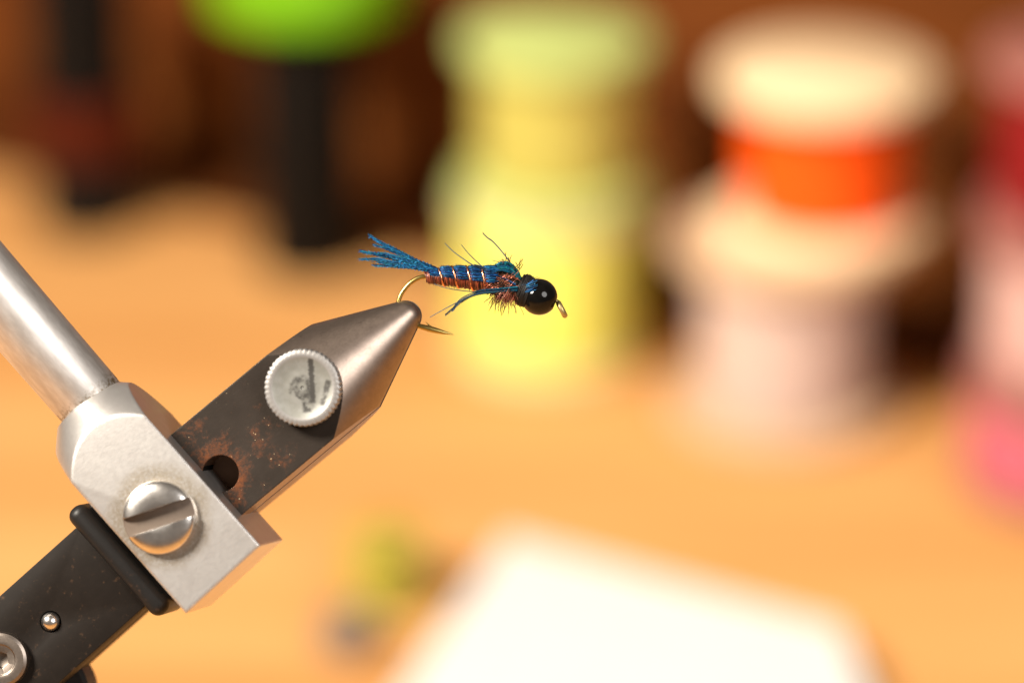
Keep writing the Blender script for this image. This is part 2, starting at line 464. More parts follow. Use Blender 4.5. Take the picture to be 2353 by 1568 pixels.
# leaf between the jaws near the collar
m = box_mb(-JL + 1, -JL + 9.5, -HW + 0.45, HW - 0.7, -0.245, 0.245); put('leaf_spring', m.mesh('leaf_spring', 0), JM, metal_mat('spring_steel', (0.10, 0.06, 0.04), 0.5))

# -- knurled thumb screw on the jaw
kc = V(697, 890, T + 0.75)
KM = frame(Vector((kc.x, kc.y, T)), Vector((1, 0, 0)), Vector((0, 1, 0)), zd)
m_k, nt, b = new_mat('nickel_knob')
v = coords(nt); d, dx, dy, s = dist_to(nt, v, 0, 0)
nz = noise(nt, v, 1.6, 6, 0.65); nz2 = noise(nt, v, 7.0, 4)
rings = math_(nt, 'SINE', math_(nt, 'MULTIPLY', d, 26.0))
dw = math_(nt, 'ADD', d, math_(nt, 'MULTIPLY', math_(nt, 'SUBTRACT', nz, 0.5), 0.9))
ring1 = math_(nt, 'SUBTRACT', 1.0, smooth(nt, math_(nt, 'ABSOLUTE', math_(nt, 'SUBTRACT', dw, 0.48)), 0.12, 0.36))
ring1 = math_(nt, 'MULTIPLY', ring1, smooth(nt, noise(nt, v, 2.0, 6, 0.7), 0.34, 0.60))
def streak(x0, y0, x1, y1, wd, soft, lo, hi, sc):
    L2 = math.hypot(x1 - x0, y1 - y0); ux, uy = (x1 - x0) / L2, (y1 - y0) / L2
    X = math_(nt, 'SUBTRACT', s.outputs[0], x0); Y = math_(nt, 'SUBTRACT', s.outputs[1], y0)
    t = math_(nt, 'ADD', math_(nt, 'MULTIPLY', X, ux), math_(nt, 'MULTIPLY', Y, uy))
    pd = math_(nt, 'ABSOLUTE', math_(nt, 'ADD', math_(nt, 'MULTIPLY', X, -uy), math_(nt, 'MULTIPLY', Y, ux)))
    pd = math_(nt, 'ADD', pd, math_(nt, 'MULTIPLY', math_(nt, 'SUBTRACT', nz2, 0.5), 0.30))
    e1 = math_(nt, 'SUBTRACT', 1.0, smooth(nt, pd, wd, wd + soft))
    e2 = math_(nt, 'MULTIPLY', smooth(nt, t, -0.05, 0.1), math_(nt, 'SUBTRACT', 1.0, smooth(nt, t, L2 - 0.1, L2 + 0.1)))
    return math_(nt, 'MULTIPLY', math_(nt, 'MULTIPLY', e1, e2), smooth(nt, noise(nt, v, sc, 4, 0.6), lo, hi))
q = 1 / 39.2
def kp(x, y): return (x - 697) * q, -(y - 890) * q
st1 = streak(*kp(716, 822), *kp(722, 925), 0.10, 0.12, 0.25, 0.40, 3.0)
st2 = streak(*kp(758, 872), *kp(742, 930), 0.07, 0.16, 0.25, 0.55, 2.2)
st3 = streak(*kp(706, 900), *kp(712, 945), 0.20, 0.25, 0.36, 0.62, 2.6)
mark = math_(nt, 'MAXIMUM', math_(nt, 'MAXIMUM', ring1, st1), math_(nt, 'MAXIMUM', st2, st3))
face = math_(nt, 'SUBTRACT', 1.0, smooth(nt, d, 1.72, 1.80))
mark = math_(nt, 'MULTIPLY', mark, face)
c = mix(nt, face, (0.29, 0.28, 0.27), mix(nt, smooth(nt, nz, 0.35, 0.65), (0.235, 0.235, 0.21), (0.28, 0.28, 0.26)))
c = mix(nt, math_(nt, 'MULTIPLY', smooth(nt, rings, 0.5, 1.0), math_(nt, 'MULTIPLY', face, 0.08)), c, (0.25, 0.24, 0.21))
c = mix(nt, math_(nt, 'MULTIPLY', mark, 0.85), c, (0.035, 0.032, 0.03))
nt.links.new(c, b.inputs['Base Color'])
setp(b, rough=0.42, metal=0.55); bump(nt, b, math_(nt, 'ADD', rings, math_(nt, 'MULTIPLY', nz2, 1.5)), 0.06, 0.03)
k = MB(); NK = 46; RK = 2.27
def kn(j): return 1.0
prof = [(1.3, 0.0), (1.3, 0.25), (2.02, 0.28), (RK - 0.06, 0.36), (RK, 0.46), (RK, 1.02), (RK - 0.07, 1.14), (2.02, 1.20), (1.80, 1.205), (1.74, 1.17), (0.9, 1.17), (0.12, 1.17), (0.10, 1.10)]
vs = []; fs = []; n = NK * 8
for (r, z) in prof:
    kw = max(0.0, min(1.0, (r - 2.0) / 0.2))
    for j in range(n):
        a = 2 * PI * j / n
        rr = r - kw * 0.055 * (1 + 0.5 * math.sin(3.1 * a) * math.sin(7.3 * a + 1)) * (0.5 - 0.5 * math.cos(NK * a)) ** 0.8
        vs.append((rr * math.cos(a), rr * math.sin(a), z))
for i in range(len(prof) - 1):
    for j in range(n): fs.append((i * n + j, i * n + (j + 1) % n, (i + 1) * n + (j + 1) % n, (i + 1) * n + j))
fs.append(tuple((len(prof) - 1) * n + j for j in range(n)))
k.add(vs, fs)
put('thumb_screw', k.mesh('thumb_screw', 35), KM, m_k)

# -- collar block (square bar, end turned to a cone) with stem
TB = T + 2.2; DB = 7.4                             # front face and depth of the block
pa = V(165, 1110, TB); pb = V(430, 1410, TB); pc = V(335, 955, TB); pd_ = V(595, 1250, TB)
ad = ((pb - pa) + (pd_ - pc)); ad.z = 0; ad.normalize()           # down-right along the block
an = Vector((-ad.y, ad.x, 0))                                      # up-right across it
wa = (pa.dot(an) + pb.dot(an)) / 2; wc = (pc.dot(an) + pd_.dot(an)) / 2
HB = abs(wc - wa) / 2; mid = (wa + wc) / 2
end = (pb.dot(ad) + pd_.dot(ad)) / 2
BO = ad * end + an * mid + zd * (TB - DB / 2)
BM = frame(BO, ad, an, zd)                         # x along block (0 at its lower end), y across, z to viewer
BI = BM.inverted()
def B(px, py, z=TB): return BI @ V(px, py, z)
sh = (B(165, 1110).x + B(335, 955).x) / 2          # where the turned shoulder begins on the edge
xe = (BI @ V(275, 875, TB - DB / 2)).x * 0.5 + (BI @ V(150, 978, TB - DB / 2)).x * 0.5   # stem end
scx = B(368, 1187)
# alu material
M_ALU, nt, b = new_mat('aluminium')
v = coords(nt); d, dx, dy, s = dist_to(nt, v, scx.x, scx.y)
n = noise(nt, v, 0.9, 5, 0.6); n2 = noise(nt, v, 6.0, 6, 0.75); n4 = noise(nt, coords(nt, 1, (1.0, 0.2, 1)), 18.0, 3)
halo = math_(nt, 'MULTIPLY', math_(nt, 'SUBTRACT', 1.0, smooth(nt, math_(nt, 'ADD', d, math_(nt, 'MULTIPLY', n, 0.9)), 2.9, 3.9)), smooth(nt, n2, 0.25, 0.62))
c = mix(nt, smooth(nt, n, 0.3, 0.7), (0.66, 0.635, 0.615), (0.70, 0.68, 0.66))
c = mix(nt, math_(nt, 'MULTIPLY', halo, 0.70), c, (0.40, 0.32, 0.205))
grime = smooth(nt, noise(nt, v, 2.6, 8, 0.75), 0.62, 0.74)
c = mix(nt, math_(nt, 'MULTIPLY', grime, 0.35), c, (0.35, 0.27, 0.19))
nt.links.new(c, b.inputs['Base Color']); setp(b, metal=0.90)
nt.links.new(math_(nt, 'ADD', math_(nt, 'MULTIPLY', n4, 0.12), 0.30), b.inputs['Roughness'])
bump(nt, b, n4, 0.10, 0.02, 0.28)

BL = -xe + 0.2
x = box_mb(-BL, 0, -HB, HB, -DB / 2, DB / 2).mesh('bb', 0, False)
rs = 2.12                                          # radius at the stem end
edge_r = math.hypot(HB, DB / 2)
prof = []
x_edge = sh                                        # on the front face edge the radius equals edge_r
for i in range(33):
    f = i / 32
    xx = -BL - 0.01 + (x_edge + BL) * f * 1.0
    rr = rs + (edge_r + 0.02 - rs) * (f + 0.10 * math.sin(f * PI))
    prof.append((rr, xx))
prof += [(edge_r + 0.5, x_edge + 0.55), (edge_r + 0.6, 3)]
k = MB(); k.lathe(prof, 160); cn = k.mesh('cn', 0, False); cn.transform(Matrix.Rotation(PI / 2, 4, 'Y'))
me = baked(x, [('INTERSECT', cn)], bevel=0.2, segs=3, limit=16, smooth=11)
put('collar_block', me, BM, M_ALU)
# stem
c0 = (V(275, 878, 0) + V(150, 978, 0)) / 2
sp0 = BM @ Vector((xe, 0, 0)); 
s0c = V(213, 927, TB - DB / 2); s1c = V(-12, 668, TB - DB / 2 + 2.0)
sdir = (s1c - s0c).normalized()
SM = frame(s0c - sdir * 1.0, sdir.orthogonal().normalized(), sdir.cross(sdir.orthogonal().normalized()), sdir)
M_STEM, nt, b = new_mat('stem_steel')
v = coords(nt); s = N(nt, 'ShaderNodeSeparateXYZ'); nt.links.new(v, s.inputs[0])
n = noise(nt, coords(nt, 1, (1, 1, 0.25)), 2.0, 6, 0.65); n2 = noise(nt, v, 3.0, 7, 0.7)
base_d = math_(nt, 'SUBTRACT', 1.0, smooth(nt, math_(nt, 'ADD', s.outputs[2], math_(nt, 'MULTIPLY', n2, -1.3)), 0.6, 1.6))
c = mix(nt, smooth(nt, n, 0.35, 0.7), (0.56, 0.53, 0.50), (0.70, 0.675, 0.65))
c = mix(nt, math_(nt, 'MULTIPLY', base_d, smooth(nt, n2, 0.4, 0.6)), c, (0.25, 0.19, 0.12))
nt.links.new(c, b.inputs['Base Color']); setp(b, metal=0.9)
nt.links.new(math_(nt, 'ADD', math_(nt, 'MULTIPLY', n2, 0.15), 0.42), b.inputs['Roughness']); bump(nt, b, n, 0.08, 0.03)
k = MB(); r0 = 2.06
k.lathe([(r0 - 0.15, 0.0), (r0 - 0.02, 0.75), (r0 - 0.02, 1.15), (r0, 1.2), (r0 * 1.02, 6), (r0 * 1.06, 14), (r0 * 1.08, 40), (r0 * 1.08, 95)], 96)
put('stem', k.mesh('stem', 50), SM, M_STEM)
# -- slotted screw on the block
scw = V(368, 1187, TB); ang = math.atan2(-(1153 - 1208), (447 - 284))
XM = frame(scw + zd * 0.0, Vector((math.cos(ang), math.sin(ang), 0)), Vector((-math.sin(ang), math.cos(ang), 0)), zd)
k = MB(); R = 2.12
k.lathe([(R - 0.12, -0.2), (R - 0.04, 0.10), (R, 0.20), (R, 0.46)] +
        [(0.98 + (R - 0.98) * math.cos(a), 0.46 + 0.46 * math.sin(a)) for a in [PI / 2 * i / 14 for i in range(1, 15)]] + [(0.5, 0.935), (0.05, 0.94)], 128)
hd = k.mesh('hd', 0, False)
me = baked(hd, [('DIFFERENCE', box_mb(-4, 4, -0.56, 0.56, 0.36, 3).mesh('sl', 0, False))], bevel=0.05, segs=2, limit=35, smooth=24)
M_SCREW = metal_mat('nickel_screw', (0.80, 0.77, 0.74), 0.25, (0.45, 0.38, 0.32), 0.06, (1, 1, 1), 5.0, 0.08)
M_SLOT = metal_mat('slot_steel', (0.17, 0.135, 0.11), 0.6, (0.06, 0.05, 0.04), 0.5)
so = put('slotted_screw', me, XM, [M_SCREW, M_SLOT])
for f in me.polygons:
    c_ = f.center / S
    if abs(c_.y) < 0.545 and abs(f.normal.z) > 0.9 and c_.z < 0.5 and c_.z > 0.3: f.material_index = 1

# -- black flange, arm, cam on the other side of the block
M_BLACK = metal_mat('black_oxide', (0.012, 0.011, 0.0105), 0.42, (0.09, 0.05, 0.03), 0.4, (1, 1, 1), 9.0)
M_BLACK.node_tree.nodes['Principled BSDF'].inputs['Metallic'].default_value = 0.0
ca = V(166, 1195, T + 1.5); cb = V(385, 1400, T + 1.5)
m0 = BI @ ((ca + cb) / 2)
xs0 = (BI @ V(160, 1165, T + 1.4)).x; xs1 = (BI @ V(398, 1420, T + 1.4)).x
y0 = (BI @ V(266 * .7922, 1592 * .7922, T + 1.4)).y
me = baked(box_mb(xs0, xs1 - 0.7, y0 - 0.12, y0 + 1.2, -3.4, 2.1).mesh('fl', 0, False), bevel=0.60, segs=6, limit=30, smooth=30)
for m_ in (M_BLACK,): m_.node_tree.nodes['Principled BSDF'].inputs['Specular IOR Level'].default_value = 0.22
put('flange_ring', me, BM, M_BLACK)
me = baked(box_mb(xs0 + 0.35, xs1 - 1.0, y0 + 0.9, -HB + 0.3, -2.4, 0.4).mesh('nk', 0, False), bevel=0.2, segs=2)
put('flange_neck', me, BM, M_BLACK)
# arm: continues the jaw line to the lower left
u0 = J(212 * .7922, 1533 * .7922, T - 0.2); u1 = J(0, 1729 * .7922, T - 0.2); l0 = J(410 * .7922, 1769 * .7922, T - 0.2); l1 = J(166 * .7922, 1979 * .7922, T - 0.2)
AD = ((u1 - u0).normalized() + (l1 - l0).normalized()).normalized(); AD.z = 0; AD.normalize()
AN = Vector((-AD.y, AD.x, 0))                      # in jaw frame
wu = (u0.dot(AN) + u1.dot(AN)) / 2; wl = (l0.dot(AN) + l1.dot(AN)) / 2
st = min(u0.dot(AD), l0.dot(AD)) - 0.8
AMj = frame(AD * st + AN * (wu + wl) / 2, AD, AN, zd); AM = JM @ AMj; AI = AM.inverted(); HA = abs(wu - wl) / 2
zt = T - 0.2
def A(sx, sy, z): return AI @ V(sx * .7922, sy * .7922, z)
scr = A(7, 1910, zt); bal = A(146, 1801, zt)
k = MB(); k.lathe([(0.62, -1.0), (0.62, 3)], 32); hb = k.mesh('hb', 0, False); hb.transform(Matrix.Translation((bal.x, bal.y, zt)))
me = baked(box_mb(0, 60, -HA, HA, 0.35, zt).mesh('arm', 0, False), [('DIFFERENCE', hb)], bevel=0.10, segs=2, limit=30, smooth=25)
M_ARM = metal_mat('arm_black_oxide', (0.014, 0.011, 0.009), 0.5, (0.10, 0.055, 0.03), 0.45, (1, 1, 1), 10.0)
M_ARM.node_tree.nodes['Principled BSDF'].inputs['Metallic'].default_value = 0.0
M_ARM.node_tree.nodes['Principled BSDF'].inputs['Specular IOR Level'].default_value = 0.07
put('lever_arm', me, AM, M_ARM)
me = baked(box_mb(0.4, 60, -HA + 0.15, HA - 0.15, -zt, -0.35).mesh('arm2', 0, False), bevel=0.10, segs=2, limit=30, smooth=25)
put('lever_arm', me, AM, M_ARM)
k = MB(); k.lathe([(HA * 0.7, -0.36), (HA * 0.7, 0.36)], 48); me = k.mesh('spacer', 40); put('spacer', me, AM @ Matrix.Translation((9, 0, 0)), M_ARM)
k = MB(); k.lathe([(0.03, -0.6)] + [(0.57 * math.sin(a), -0.57 * math.cos(a)) for a in [PI * i / 24 for i in range(1, 24)]] + [(0.03, 0.571)], 40)
put('detent_ball', k.mesh('detent_ball', 60), AM @ Matrix.Translation((bal.x, bal.y, zt - 0.12)), M_SCREW)
# socket screw in the arm
k = MB(); R = 1.62
k.lathe([(R, -0.2), (R, 0.35), (R - 0.06, 0.48), (R - 0.22, 0.58), (R - 0.5, 0.60), (0.92, 0.60), (0.86, 0.52), (0.3, 0.52)], 72)
hx = MB(); hx.lathe([(0.52, 0.05), (0.52, 2)], 6)
me = baked(k.mesh('ss', 0, False), [('DIFFERENCE', hx.mesh('hx', 0, False))], bevel=0.03, segs=2, limit=35, smooth=25)
put('socket_screw', me, AM @ Matrix.Translation((scr.x, scr.y, zt)), metal_mat('dull_screw_steel', (0.26, 0.22, 0.19), 0.40, (0.1, 0.06, 0.04), 0.3))
cc = AI @ V(120 * .7922, 2010 * .7922, -1.2)
k = MB(); R = 2.9; k.lathe([(R - 0.25, -3.6), (R, -3.3), (R, -0.9), (R - 0.25, -0.6)], 72)
put('cam_wheel', k.mesh('cam_wheel', 35), AM @ Matrix.Translation((cc.x, cc.y, -0.3)), M_BLACK)

# ================================================================== THE FLY
fu, fv = uv(918, 690); FO = Vector((fu, fv, 0))
FLY = empty('fishing_fly', 'blue and copper nymph fishing fly with black bead head held in the vise', 'fishing fly', to_world(FO), camrot)
def Z(X, Y, w=0.0):                                # close-up position -> fly-local mm, w towards the viewer
    sx = 1000 + X / 3.3614; sy = 640 + Y / 3.3614
    u, v = uv(sx * 0.79219, sy * 0.79219); k = (DIST - w) / DIST
    return Vector((u * k, v * k, w)) - FO
ZP = 1 / 166.3                                     # mm per close-up pixel
def catmull(pts, n):
    out = []; P = [pts[0]] + list(pts) + [pts[-1]]
    for i in range(1, len(P) - 2):
        for j in range(n):
            t = j / n; p0, p1, p2, p3 = P[i - 1], P[i], P[i + 1], P[i + 2]
            out.append(0.5 * ((2 * p1) + (p2 - p0) * t + (2 * p0 - 5 * p1 + 4 * p2 - p3) * t * t + (3 * p1 - p0 - 3 * p2 + p3) * t ** 3))
    out.append(P[-2]); return out
def tint_mat(name, rough, metal=0.0, spec=0.5, sheen=0.0, aniso=0.0):
    m, nt, b = new_mat(name)
    a = N(nt, 'ShaderNodeVertexColor', layer_name='tint')
    n = noise(nt, coords(nt), 9.0, 3)
    mm = N(nt, 'ShaderNodeMix', data_type='RGBA', blend_type='MULTIPLY'); mm.inputs[0].default_value = 0.5
    nt.links.new(a.outputs[0], mm.inputs[6]); nt.links.new(ramp(nt, n, [(0.3, (0.45,) * 3), (0.7, (1.3,) * 3)]), mm.inputs[7])
    nt.links.new(mm.outputs[2], b.inputs['Base Color'])
    setp(b, rough=rough, metal=metal, Sheen_Weight=sheen); b.inputs['Specular IOR Level'].default_value = spec
    return m
M_FIB = tint_mat('dyed_feather_fibre', 0.38, 0.45, 0.3)
M_COPF = tint_mat('copper_flash_fibre', 0.25, 0.6, 0.6)
M_WRAP = tint_mat('brown_feather_wrap', 0.40, 0.10, 0.6)
M_THR = tint_mat('black_tying_thread', 0.5, 0.0, 0.25)
rnd = random.uniform
def vary(c, a=0.35): 
    k = 1 + rnd(-a, a); return tuple(max(0.002, q * k * (1 + rnd(-0.12, 0.12))) for q in c)
BLUE = [(0.005, 0.070, 0.20), (0.002, 0.018, 0.06), (0.018, 0.20, 0.42), (0.002, 0.010, 0.035), (0.005, 0.055, 0.22), (0.002, 0.014, 0.06), (0.010, 0.12, 0.30), (0.002, 0.012, 0.04)]
TEAL = [(0.004, 0.11, 0.13), (0.001, 0.016, 0.022), (0.018, 0.42, 0.40), (0.010, 0.25, 0.27), (0.004, 0.09, 0.08), (0.001, 0.01, 0.012)]
SLATE = [(0.045, 0.075, 0.105), (0.020, 0.030, 0.045), (0.08, 0.115, 0.145)]

# hook ------------------------------------------------------------
m_h, nt, b = new_mat('bronzed_hook'); n = noise(nt, coords(nt), 3.0, 4)
nt.links.new(ramp(nt, n, [(0.3, (0.36, 0.26, 0.075)), (0.7, (0.50, 0.38, 0.13))]), b.inputs['Base Color']); setp(b, rough=0.3, metal=1.0)
hp = [Z(2030, 775), Z(1900, 740), Z(1700, 650), Z(1300, 590), Z(1000, 555), Z(800, 545), Z(720, 557), Z(640, 605), Z(575, 675), Z(535, 745), Z(520, 820), Z(535, 900), Z(590, 965), Z(660, 1003), Z(700, 1018)]
path = catmull(hp, 8)
k = MB(); k.tube(path, 0.135, 14)
pt = [Z(700, 1018), Z(760, 1036), Z(830, 1054), Z(900, 1072), Z(960, 1087), Z(1020, 1100), Z(1066, 1111)]
k.tube(pt, [0.135, 0.165, 0.185, 0.16, 0.115, 0.06, 0.006], 14)
o = link('hook', k.mesh('hook', 60), FLY, m_h)
k2 = MB(); k2.tube([Z(850, 1040), Z(822, 1020), Z(800, 998), Z(786, 980)], [0.06, 0.045, 0.02, 0.004], 8)
link('barb', k2.mesh('barb', 60), o, m_h)
# eye: a ring seen nearly edge on
k3 = MB(); ce = Z(2113, 862); dl = (Z(2150, 935) - Z(2075, 788)); hl = dl.length / 2 - 0.10; dl.normalize()
pv = Vector((dl.y, -dl.x, 0)) * 0.03 + Vector((0, 0, 1))
ring = [ce + dl * hl * math.cos(a) + pv * hl * 0.85 * math.sin(a) for a in [2 * PI * i / 40 for i in range(41)]]
k3.tube(ring, 0.165, 12, caps=False)
k3.tube([Z(2030, 775), Z(2070, 785), ce - dl * hl], 0.12, 12)
m_e = plain('hook_eye_bronze', (0.46, 0.35, 0.15), 0.42, 0.8, 0.2)
link('eye', k3.mesh('eye', 60), o, m_e)

# bead ------------------------------------------------------------
m_b, nt, b = new_mat('black_bead'); n = noise(nt, coords(nt), 2.5, 5)
nt.links.new(ramp(nt, n, [(0.3, (0.0015, 0.0013, 0.001)), (0.7, (0.004, 0.0034, 0.003))]), b.inputs['Base Color'])
setp(b, rough=0.10, Specular_IOR_Level=0.30); bump(nt, b, n, 0.05, 0.02)
bc = Z(1893, 742); bdir = (Z(2060, 790) - Z(1760, 672)).normalized()
R = 178 * ZP
pr = [(0.20, -R * 0.90), (0.45, -R * 0.90)] + [(R * math.sin(a), -R * math.cos(a)) for a in [PI * (0.15 + 0.74 * i / 48) for i in range(49)]] + [(0.30, R * 0.93), (0.20, R * 0.86), (0.14, R * 0.5)]
k = MB(); k.lathe(pr, 96)
me = k.mesh('bead_head', 50)
Q = bdir.to_track_quat('Z', 'Y').to_matrix().to_4x4()
o = link('bead_head', me, FLY, m_b); o.matrix_local = Matrix.LocRotScale(bc * S, bdir.to_track_quat('Z', 'Y'), None)

# thread collar -----------------------------------------------------
k = MB()
perp = Vector((-bdir.y, bdir.x, 0)); dep = Vector((0, 0, 1))
c_a = Z(1688, 648); c_b = Z(1815, 708)
prof = [(0.0, 104), (0.12, 130), (0.3, 150), (0.5, 155), (0.7, 151), (0.88, 143), (1.0, 130)]
def pr_at(f):
    for (a, x), (b_, y) in zip(prof, prof[1:]):
        if f <= b_: return (x + (y - x) * (f - a) / (b_ - a)) * ZP
    return prof[-1][1] * ZP
for i in range(80):
    f = (i + rnd(-0.4, 0.4)) / 79; f = max(0, min(1, f)); tilt = rnd(-0.20, 0.20)
    cc = c_a.lerp(c_b, f); rr = pr_at(f) * rnd(0.985, 1.04); pts = []
    for j in range(37):
        a = 2 * PI * j / 36
        pts.append(cc + perp * rr * math.cos(a) + dep * rr * 0.95 * math.sin(a) + bdir * (tilt * rr * math.cos(a + i) * 0.6))
    g = rnd(0.004, 0.016); k.tube(pts, rnd(0.016, 0.030), 6, (g, g * 0.85, g * 0.75), caps=False)
kk = [c_a - bdir * 0.02, c_a.lerp(c_b, 0.3), c_a.lerp(c_b, 0.7), c_b + bdir * 0.1]
k.tube(kk, [98 * ZP, 140 * ZP, 138 * ZP, 118 * ZP], 32, (0.01, 0.009, 0.008))
for (X, Y, X2, Y2) in [(1860, 565, 1905, 550), (1830, 560, 1880, 545), (1700, 830, 1745, 925), (1655, 830, 1670, 905), (1700, 535, 1690, 500)]:
    k.tube(catmull([Z(X, Y, 0.5), Z((X + X2) / 2 + 6, (Y + Y2) / 2, 0.55), Z(X2, Y2, 0.55)], 3), [0.016] * 6 + [0.006], 5, (0.02, 0.016, 0.012))
link('thread_collar', k.mesh('thread_collar', 70), FLY, M_THR)

# abdomen: core and feather wraps ------------------------------------
ab = [(795, 546, 50), (815, 548, 60), (900, 552, 68), (940, 546, 78), (1060, 550, 88), (1200, 562, 99), (1340, 575, 110), (1420, 585, 116)]
def ab_at(X):
    X = max(795, min(1420, X))
    for a, b_ in zip(ab, ab[1:]):
        if X <= b_[0]:
            f = (X - a[0]) / (b_[0] - a[0]); return a[1] + (b_[1] - a[1]) * f, a[2] + (b_[2] - a[2]) * f
    return ab[-1][1:]
def body_pt(X, phi, k=1.0):                        # phi 0 faces the viewer, 90 up
    y, r = ab_at(X); return Z(X, y) + Vector((0.10 * r * ZP * math.sin(phi) * 0, r * ZP * k * math.sin(phi), r * ZP * k * math.cos(phi)))
k = MB()
k.tube([Z(x, ab_at(x)[0]) for x in range(795, 1425, 25)], [ab_at(x)[1] * ZP * 0.94 for x in range(795, 1425, 25)], 36, (0.035, 0.010, 0.004))
BR = [(0.19, 0.036, 0.013), (0.11, 0.018, 0.007), (0.28, 0.065, 0.022), (0.05, 0.010, 0.005), (0.21, 0.040, 0.016)]
X = 797.0
while X < 1425:
    for st_ in range(2):
        sl = rnd(-24, 10); kr = rnd(0.97, 1.05); c = vary(random.choice(BR), 0.3)
        pts = [body_pt(X + rnd(-1, 1) + sl * math.sin(2 * PI * j / 28 + 0.2), 2 * PI * j / 28, kr + 0.012 * math.sin(j * 1.7 + X)) for j in range(29)]
        k.tube(pts, rnd(0.020, 0.046), 5, c, caps=False)
    X += rnd(6.5, 15)
for i in range(420):                               # barbule fuzz
    X = rnd(800, 1420); ph = rnd(-2.6, 0.15) if i < 170 else rnd(0, PI)
    a = body_pt(X, ph, 1.0); out = Vector((rnd(-0.25, 0.6), math.sin(ph), math.cos(ph) * 0.8)).normalized()
    L_ = rnd(0.05, 0.20)
    k.tube([a, a + out * L_ * 0.5, a + out * L_ + Vector((rnd(-.03, .03), rnd(-.03, .02), 0))], [0.011, 0.009, 0.004], 4, vary((0.10, 0.026, 0.010), 0.5))
link('abdomen', k.mesh('abdomen', 75), FLY, M_WRAP)

# ribbing: copper wire helix -------------------------------------------
m_c, nt, b = new_mat('copper_wire'); n = noise(nt, coords(nt), 4, 3)
nt.links.new(ramp(nt, n, [(0.3, (0.80, 0.30, 0.15)), (0.7, (0.95, 0.44, 0.24))]), b.inputs['Base Color']); setp(b, rough=0.22, metal=1.0)
k = MB(); pts = []; XR = [(0, 905), (1, 1040), (2, 1180), (3, 1325), (4, 1440)]
def xr(t):
    i = min(3, int(t)); return XR[i][1] + (XR[i + 1][1] - XR[i][1]) * (t - i)
def rib_k(phi): return 1.10 + 0.13 * max(0, math.sin(phi))
for j in range(0, 4 * 48 + 26 - 48):
    t = j / 48; phi = PI / 2 - 2 * PI * t
    pts.append(body_pt(xr(t), phi, rib_k(phi)))
k.tube(pts, 0.058, 8); link('ribbing_wire', k.mesh('ribbing_wire', 60), FLY, m_c)

# blue back over the abdomen --------------------------------------------
k = MB()
ribX = [915, 1048, 1190, 1335]
for i in range(170):
    ph = math.radians(rnd(-6, 186)); kr = rnd(1.04, 1.20); c = vary(random.choice(BLUE), 0.4); x0 = rnd(815, 860); x1 = rnd(1440, 1500); pts = []
    dph = rnd(-0.12, 0.12)
    for j in range(27):
        f = j / 26; X = x0 + (x1 - x0) * f
        g = min(abs(X - (rx + 35 - 35 * math.sin(ph))) for rx in ribX)
        pinch = 0.17 * math.exp(-(g / 22.0) ** 2)
        y, r = ab_at(X); q = ph + dph * (f - 0.5) + 0.02 * math.sin(j * 1.3 + i)
        q2 = math.pi / 2 + (q - math.pi / 2) * (0.72 + 0.28 * min(1, (X - 800) / 260))
        pts.append(Z(X, y) + Vector((0, r * ZP * (kr - pinch) * (math.sin(q2) + 0.10 * max(0, math.sin(q2))), r * ZP * (kr - pinch) * math.cos(q2))))
    k.tube(pts, rnd(0.016, 0.028), 5, c)
    for _ in range(9):
        a = random.choice(pts); k.tube([a, a + Vector((-rnd(0.03, 0.16), rnd(-0.03, 0.12), rnd(0, 0.06)))], [0.012, 0.005], 4, vary(random.choice(BLUE), 0.5))
link('shellback', k.mesh('shellback', 75), FLY, M_FIB)

